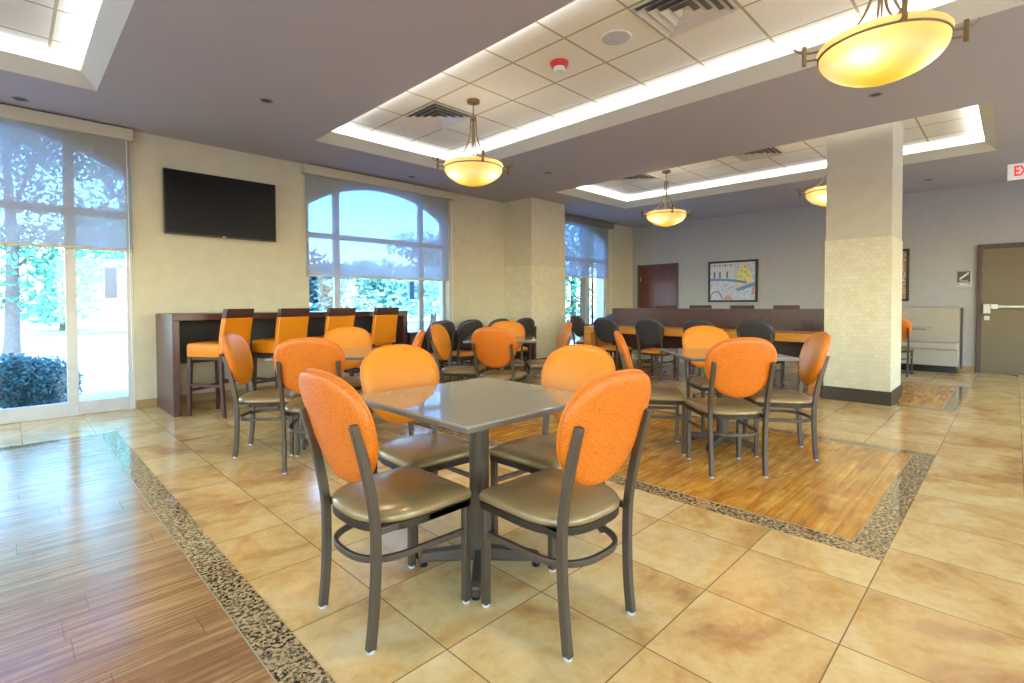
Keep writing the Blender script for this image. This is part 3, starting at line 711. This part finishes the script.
e = empty('stair_sign', (XB, .64, 1.63)); tag(e, 'small dark square sign with a white stair symbol beside the exit door', 'sign')
m = MB(); m.box(-.012,0,-.10,.10,-.145,.145); m.build('backing_plate', M['chrome'], e, smooth=False, bevel=.003)
m = MB(); m.box(-.016,-.011,-.085,.085,-.06,.13); m.box(-.016,-.011,-.085,.085,-.115,-.075, 1)
for s in (-1,1): m.box(-.0175,-.015,s*.066-.012,s*.066+.012,-.105,-.085, 0)
m.build('sign_panel', [M['dark_metal'], M['speaker_grey']], e, smooth=False)
m = MB()
for k in range(5):
    u = -.055+.022*k; z = -.01+.02*k
    m.box(-.019,-.0155,-(u+.03),-u,z,z+.012); m.box(-.019,-.0155,-(u+.03),-(u+.022),z,z+.03)
m.sweep([(-.0175,.058,.0),(-.0175,-.065,.112)], .014, .004, up=(1,0,0)); m.build('stair_symbol', M['white_plastic'], e, smooth=False)
text('STAIRS', .036, M['white_plastic'], e, (-.0165,0,-.04), FACE_MX, 'lettering', .0008)

# ------------------------------------------------------------------ ceiling things
def make_pendant():
    e = empty('pendant_lamp')     # origin on the tile ceiling
    Z = -ZT
    m = MB(); m.lathe([(.012,-.055),(.03,-.045),(.07,-.03),(.072,-.012),(.07,0)], 0,0,28, cap0=True, cap1=True); m.build('canopy', M['bronze'], e)
    m = MB()
    for k in range(5):
        z = -.06-.026*k; pts = []
        for q in range(12):
            a = 2*pi*q/12; u = .008*cos(a); w_ = .018*sin(a); pts.append((u if k%2 else 0, 0 if k%2 else u, z-.013+w_))
        m.sweep(pts, .0028, 0, up=(.3,.7,.2), n=5, closed=True)
    m.build('chain', M['bronze'], e)
    m = MB(); m.lathe([(.005,-.185),(.03,-.19),(.034,-.20),(.03,-.215),(.012,-.222)], 0,0,20, cap0=True, cap1=True)
    m.lathe([(.006,-.18),(.006,-.70)], 0,0,8); m.build('collar', M['bronze'], e)
    zr = -.70   # bowl rim
    for k in range(4):
        a = radians(-27)+k*pi/2; c, s = cos(a), sin(a); P = lambda r, z: (r*c, r*s, z)
        m = MB(); m.sweep([P(*q) for q in [(.026,-.17),(.030,-.25),(.034,-.35)]], .0075, 0, n=8)
        m.sweep(spline([P(.034,-.35),P(.055,-.45),P(.105,-.56),P(.19,-.645),P(.29,-.69),P(.37,-.70),P(.425,-.685),P(.455,-.66)], 5), .0075, 0, n=8)
        ar = m.build('arm', M['bronze'], e)
        m = MB(); m.sweep([P(.395,-.655),P(.395,-.775)], .018, .018); m.sweep([P(.315,-.745),P(.395,-.745)], .006, 0, n=6); m.build('arm_tip', M['bronze'], ar)
    prof = [(.318,zr+.0),(.327,zr-.012),(.318,zr-.04)]
    for k in range(15):
        q = k/14; prof.append((max(.004,.316*max(0,cos(q*pi/2))**1.35) if q<1 else .004, zr-.05-.185*sin(q*pi/2)))
    m = MB(); m.lathe(prof, 0,0,48, cap1=True); bo = m.build('bowl', M['bowl'], e, ang=80)
    m = MB(); m.sweep([(.318*cos(2*pi*k/48), .318*sin(2*pi*k/48), zr-.045) for k in range(48)], .007, 0, n=8, closed=True); m.build('ring', M['bronze'], bo)
    return e
pen = make_pendant(); pend = [pen] + [copy_tree(pen) for _ in range(3)]
LP = [(3.655,4.235,'amber bowl pendant lamp hanging above the middle rear table'),(3.655,.575,'large amber bowl pendant lamp at the top right, cut by the upper frame edge'),
      (7.9,4.19,'amber bowl pendant lamp hanging before the grey wall, left of the painting'),(7.9,1.76,'amber bowl pendant lamp half hidden behind the tiled column')]
def light(name, typ, loc, energy, color, **kw):
    l = bpy.data.lights.new(name, typ); l.energy = energy; l.color = color
    for k, v in kw.items(): setattr(l, k, v)
    o = bpy.data.objects.new(name, l); COL.objects.link(o); o.location = loc; return o
for o, (x, y, lab), rz in zip(pend, LP, (0,-40,-21,-36)):
    o.location = (x,y,ZT); o.rotation_euler = (0,0,radians(rz)); tag(o, lab, 'pendant lamp', 'bowl pendant lamps')
    for k in range(3):
        a = radians(50+120*k); light('lamp_bulb', 'POINT', (x+.19*cos(a), y+.19*sin(a), ZT-.80), 3.4, (1,.86,.66), shadow_soft_size=.035)

# hidden cove strips behind the lips
for x0, x1, y0, y1 in holes:
    cx, cy = (x0+x1)/2, (y0+y1)/2
    for lx, ly, sx, sy in ((x0+.04,cy,.04,y1-y0-.1),(x1-.04,cy,.04,y1-y0-.1),(cx,y0+.04,x1-x0-.1,.04),(cx,y1-.04,x1-x0-.1,.04)):
        ux, uy = (cx-lx, 0) if sx < sy else (0, cy-ly); q = hypot(ux, uy)
        o = light('cove_strip', 'AREA', (lx,ly,ZC+.10), 5*max(sx,sy), (.92,.96,1), shape='RECTANGLE', size=sx, size_y=sy)
        o.rotation_euler = (pi, math.copysign(radians(28), ux), 0) if sx < sy else (pi-math.copysign(radians(28), uy), 0, 0)

# downlights
GD = 'recessed downlights'
dl0 = None
DL = [(1.86,5.30,'between the corner tray and the long lit tray'),(.13,6.95,'above the patio door shade'),(4.60,6.83,'above the arched window shade'),(6.03,.99,'below the large pendant bowl'),(5.97,5.15,'before the tiled wall pier'),(10.82,1.04,'near the exit sign')]
for x, y, lab in DL:
    if dl0 is None:
        o = dl0 = empty('recessed_downlight')
        m = MB(); m.lathe([(.045,-.002),(.062,-.006),(.066,0)], 0,0,28); m.build('trim_ring', M['speaker_dim'], o)
        m = MB(); m.lathe([(.046,-.0015),(.02,-.0012),(.002,-.001)], 0,0,24); m.build('lens', M['dark_metal'], o)
    else: o = copy_tree(dl0)
    o.location = (x,y,ZC); tag(o, 'small round recessed ceiling fitting '+lab, 'downlight', GD)

e = empty('smoke_detector', (3.655, 3.015, ZT)); tag(e, 'red and white smoke detector on a ceiling tile of the long lit tray', 'smoke detector')
m = MB(); m.lathe([(.085,0),(.085,-.02),(.07,-.045),(.04,-.05)], 0,0,28, cap1=True); m.build('base', M['red_plastic'], e)
m = MB(); m.lathe([(.055,-.045),(.055,-.07),(.045,-.085),(.005,-.088)], 0,0,24, cap1=True); m.build('sensor_head', M['white_plastic'], e)
e = empty('ceiling_speaker', (3.655, 2.405, ZT)); tag(e, 'round pale ceiling speaker between the smoke detector and the large vent', 'speaker')
m = MB(); m.lathe([(.115,-.006),(.128,-.010),(.135,0)], 0,0,36); m.build('bezel', M['white_plastic'], e)
m = MB(); m.lathe([(.116,-.006),(.06,-.009),(.003,-.010)], 0,0,36, cap1=True); m.build('grille', M['speaker_grey'], e)
def vent(x, y, s, label, cat='vent'):
    e = empty('ceiling_vent', (x,y,ZT)); tag(e, label, cat, 'metal ceiling vents')
    m = MB(); m.box(-s,s,-s,s,-.004,-.001); m.build('backing', M['vent_dark'], e, smooth=False)
    fr = MB()
    def sq(d, z): return [(-d,-d,z),(d,-d,z),(d,d,z),(-d,d,z)]
    fr.rings([sq(s,-.002),sq(s,-.012),sq(s*.93,-.014),sq(s*.90,-.006)], True, False, False); fr.build('frame', M['vent_metal'], e, smooth=False)
    for d in (.88,.66,.44):
        l_ = MB(); l_.rings([sq(s*(d-.15),-.004),sq(s*d,-.036),sq(s*(d+.012),-.036),sq(s*(d-.13),-.003)], True, False, False); l_.build('louver', M['vent_metal'], e, smooth=False)
    l_ = MB(); l_.rings([sq(s*.20,-.034),sq(s*.05,-.010)], True, False, True); l_.build('louver', M['vent_metal'], e, smooth=False)
vent(3.655, 1.795, .297, 'large square metal ceiling vent in the long lit tray, beside the round speaker')
vent(3.655, 4.845, .297, 'square metal ceiling vent beside the pendant over the middle rear table')
vent(7.9, 4.84, .297, 'square metal ceiling vent before the grey wall, just left of a pendant')
vent(7.9, 2.74, .297, 'square metal ceiling vent before the grey wall, next to the tiled column\'s top')

# ------------------------------------------------------------------ outside
M['paving'] = plain('sunlit_concrete', lin(160,162,166), .85, 0, .06, 2)
M['asphalt'] = plain('pale_asphalt', lin(196,198,200), .9, 0, .05, 2)
M['lawn'] = plain('dry_lawn', lin(180,190,150), .95, 0, .15, 6)
M['kerb_stone'] = plain('kerb_stone', lin(150,160,170), .9)
M['bark'] = plain('tree_bark', lin(110,96,84), .9, 0, .2, 10)
M['post_paint'] = plain('lamp_post_paint', lin(200,200,200), .6)
def leafmat(name, a, b):
    t = NT(name); v = t.coord(); n = t.noise(v, 6, 3)
    t.set(Base_Color=t.ramp(n, [(.3,a),(.7,b)]), Roughness=.6); return t.m
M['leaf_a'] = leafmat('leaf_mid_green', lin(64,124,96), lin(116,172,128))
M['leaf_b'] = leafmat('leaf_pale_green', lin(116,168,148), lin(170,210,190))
M['leaf_c'] = leafmat('leaf_blue_green', lin(44,92,100), lin(78,130,128))
mb = MB(); mb.box(-45, 75, W+.32, 16, -.3, -.12); mb.box(-45,75,Y0-40,Y0-.3,-.3,-.12); mb.box(-45,X0-.3,Y0-.3,W+.32,-.3,-.12); struct(mb.build('ground_paving', M['paving'], smooth=False))
mb = MB(); mb.box(-45, 75, 16, 30, -.3, -.15); struct(mb.build('road', M['asphalt'], smooth=False))
mb = MB(); mb.box(-45, 75, 29.9, 30.1, -.3, .0); struct(mb.build('kerb', M['kerb_stone'], smooth=False))
mb = MB(); mb.box(-45, 90, 30.1, 110, -.3, -.02); struct(mb.build('lawn', M['lawn'], smooth=False))
def leaves(mb, c, rad, n, size):
    for _ in range(n):
        while True:
            p = Vector((random.uniform(-1,1), random.uniform(-1,1), random.uniform(-1,1)))
            if .25 < p.length < 1: break
        p = Vector((c[0]+p.x*rad[0], c[1]+p.y*rad[1], c[2]+p.z*rad[2]))
        a = Vector((random.gauss(0,1), random.gauss(0,1), random.gauss(0,1))).normalized(); b = a.orthogonal().normalized()
        s_ = size*random.uniform(.6,1.3)
        mb.add([p-a*s_, p+b*s_*.5, p+a*s_, p-b*s_*.5], [(0,1,2,3)])
def tree(x, y, h, r, leafm, label, n=1400, size=.28, trunk=.16, low=.35):
    e = empty('tree', (x,y,-.1)); tag(e, label, 'tree', 'trees outside the windows')
    m = MB(); m.rings([[(trunk*k*cos(2*pi*j/10)+dx, trunk*k*sin(2*pi*j/10), z) for j in range(10)] for k, z, dx in ((1.3,-.05,0),(1,.5,.03),(.8,h*.4,.08),(.4,h*.75,.0))])
    for k in range(4):
        a = 2*pi*k/4+.4; m.sweep(spline([(.06,0,h*(.3+.06*k)),(.3*r*cos(a),.3*r*sin(a),h*(.45+.06*k)),(.7*r*cos(a),.7*r*sin(a),h*(.6+.06*k))],4), trunk*.3, 0, n=7)
    m.build('trunk', M['bark'], e)
    m = MB()
    for k in range(9):
        a = random.uniform(0,2*pi); q = random.uniform(.1,.6)*r; z = h*random.uniform(low+.12,.9)
        leaves(m, (q*cos(a), q*sin(a), z), (r*.55,r*.55,h*.16), n//9, size)
    m.build('crown', leafm, e, smooth=False)
tree(.05, 18, 7.2, 3.3, M['leaf_a'], 'leafy green tree with a slim trunk seen through the left pane of the patio door', 8000, .11, .15, .14)
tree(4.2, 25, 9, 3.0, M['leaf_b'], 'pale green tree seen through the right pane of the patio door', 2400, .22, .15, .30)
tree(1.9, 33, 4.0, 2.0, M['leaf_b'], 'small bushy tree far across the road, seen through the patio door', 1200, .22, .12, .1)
tree(6.9, 15.5, 3.0, 1.1, M['leaf_c'], 'small dark blue-green tree at the left end of the arched window', 1100, .16, .1, .3)
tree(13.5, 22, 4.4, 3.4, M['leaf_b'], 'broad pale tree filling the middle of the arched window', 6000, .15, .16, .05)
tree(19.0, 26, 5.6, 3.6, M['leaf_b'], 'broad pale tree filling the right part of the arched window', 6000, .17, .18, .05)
tree(14.8, 11.6, 5.5, 2.4, M['leaf_a'], 'green tree with spreading branches outside the far window', 5500, .10, .12, .02)
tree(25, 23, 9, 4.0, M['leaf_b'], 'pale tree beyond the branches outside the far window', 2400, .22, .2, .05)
def bush(x, y, r, h, label, n=7000):
    o = MB(); 
    for k in range(7): leaves(o, (random.uniform(-.5,.5)*r, random.uniform(-.4,.4)*r, h*random.uniform(.3,.62)), (r*.6, r*.5, h*.42), n//7, .030)
    e = empty('bush', (x,y,-.12)); tag(e, label, 'bush', 'bushes outside the patio door'); o.build('foliage', M['leaf_c'], e, smooth=False)
    m = MB()
    for k in range(5):
        a = 2*pi*k/5; m.sweep([(0,0,0),(.5*r*cos(a),.4*r*sin(a),h*.6)], .012, 0, n=5)
    m.build('stems', M['bark'], e)
bush(-1.1, 8.55, .62, .72, 'blue-green bush outside the patio door, at the left picture edge')
bush(.16, 8.75, .52, .80, 'blue-green bush outside the patio door, just left of the door mullion')
e = empty('lamp_post', (1.95, 13.6, -.12)); tag(e, 'thin pale post across the paving, seen through the patio door', 'post')
m = MB(); m.lathe([(.14,0),(.14,.3),(.07,.36),(.055,4.6)], 0,0,14, cap0=True, cap1=True); m.build('pole', M['post_paint'], e)
m = MB(); m.lathe([(.05,4.6),(.22,4.7),(.2,5.05),(.05,5.15)], 0,0,14, cap0=True, cap1=True); m.build('lantern', M['post_paint'], e)
for x, z0, z1, w, lab in ((.865,1.30,1.66,.06,'blue-grey box fixed outside the right pane of the patio door'),(5.03,1.30,1.62,.05,'blue-grey box fixed outside the arched window, near its right mullion')):
    e = empty('outdoor_box', (x, W+.20, (z0+z1)/2)); tag(e, lab, 'box', 'boxes outside the windows')
    h = (z1-z0)/2; m = MB(); m.box(-w,w,-.01,.07,-h,h); m.build('housing', M['outdoor_box'], e, smooth=False, bevel=.01)
    m = MB(); m.box(-w*.5,w*.5,.07,.10,-h*.9,h*.9); m.build('bracket', M['frame_grey'], e, smooth=False)
# house across the road behind the arched window
e = empty('neighbour_house', (9.5, 40, 0)); tag(e, 'pale house roof seen faintly through the shade of the arched window', 'house')
M['house_wall'] = plain('house_wall', lin(208,204,196), .8); M['house_roof'] = plain('house_roof', lin(128,132,142), .8)
m = MB(); m.box(-6,6,0,6,-.1,4.6); m.build('walls', M['house_wall'], e, smooth=False)
m = MB(); m.rings([[(-6.6,-.6,4.5),(-6.6,3,7.6),(-6.6,6.6,4.5)],[(6.6,-.6,4.5),(6.6,3,7.6),(6.6,6.6,4.5)]]); m.build('roof', M['house_roof'], e, smooth=False)

# ------------------------------------------------------------------ light
w = bpy.data.worlds.new('world'); scn.world = w; w.use_nodes = True; nt = w.node_tree
bg = nt.nodes['Background']; sky = nt.nodes.new('ShaderNodeTexSky'); sky.sky_type = 'NISHITA'; sky.sun_disc = False; sky.sun_elevation = radians(52); sky.sun_rotation = radians(200); sky.air_density = 1.6; sky.dust_density = .6; sky.ozone_density = 2.5
tint = nt.nodes.new('ShaderNodeMix'); tint.data_type = 'RGBA'; tint.blend_type = 'MULTIPLY'; tint.inputs[0].default_value = 1; tint.inputs[7].default_value = (.84,.93,1.04,1)
nt.links.new(sky.outputs[0], tint.inputs[6]); nt.links.new(tint.outputs[2], bg.inputs[0]); bg.inputs[1].default_value = 2.2
s = light('sun', 'SUN', (0,0,20), 3.6, (1,.97,.92), angle=radians(1)); s.rotation_euler = (radians(32), 0, radians(18))
for x, y in [(5.97,5.15),(1.7,3.1),(1.7,1.0),(1.7,-1.6),(6.0,-1.6),(-2.9,1.2),(-2.9,4.4),(9.2,-1.8)]:
    light('fill_light', 'AREA', (x,y,ZC-.012), 4 if x > 5.9 and y > 0 else 17, (1,.88,.70), shape='DISK', size=.12)  # added fill lamps below the ceiling; only the first sits at a fitting

# ------------------------------------------------------------------ view
vs = scn.view_settings; vs.view_transform = 'Standard'; vs.look = 'None'; vs.exposure = .1; vs.gamma = 1; vs.use_curve_mapping = False
scn.cycles.use_denoising = True; scn.cycles.max_bounces = 8; scn.cycles.diffuse_bounces = 5; scn.cycles.glossy_bounces = 4; scn.cycles.transparent_max_bounces = 16
scn.cycles.caustics_reflective = False; scn.cycles.caustics_refractive = False; scn.cycles.sample_clamp_indirect = 6
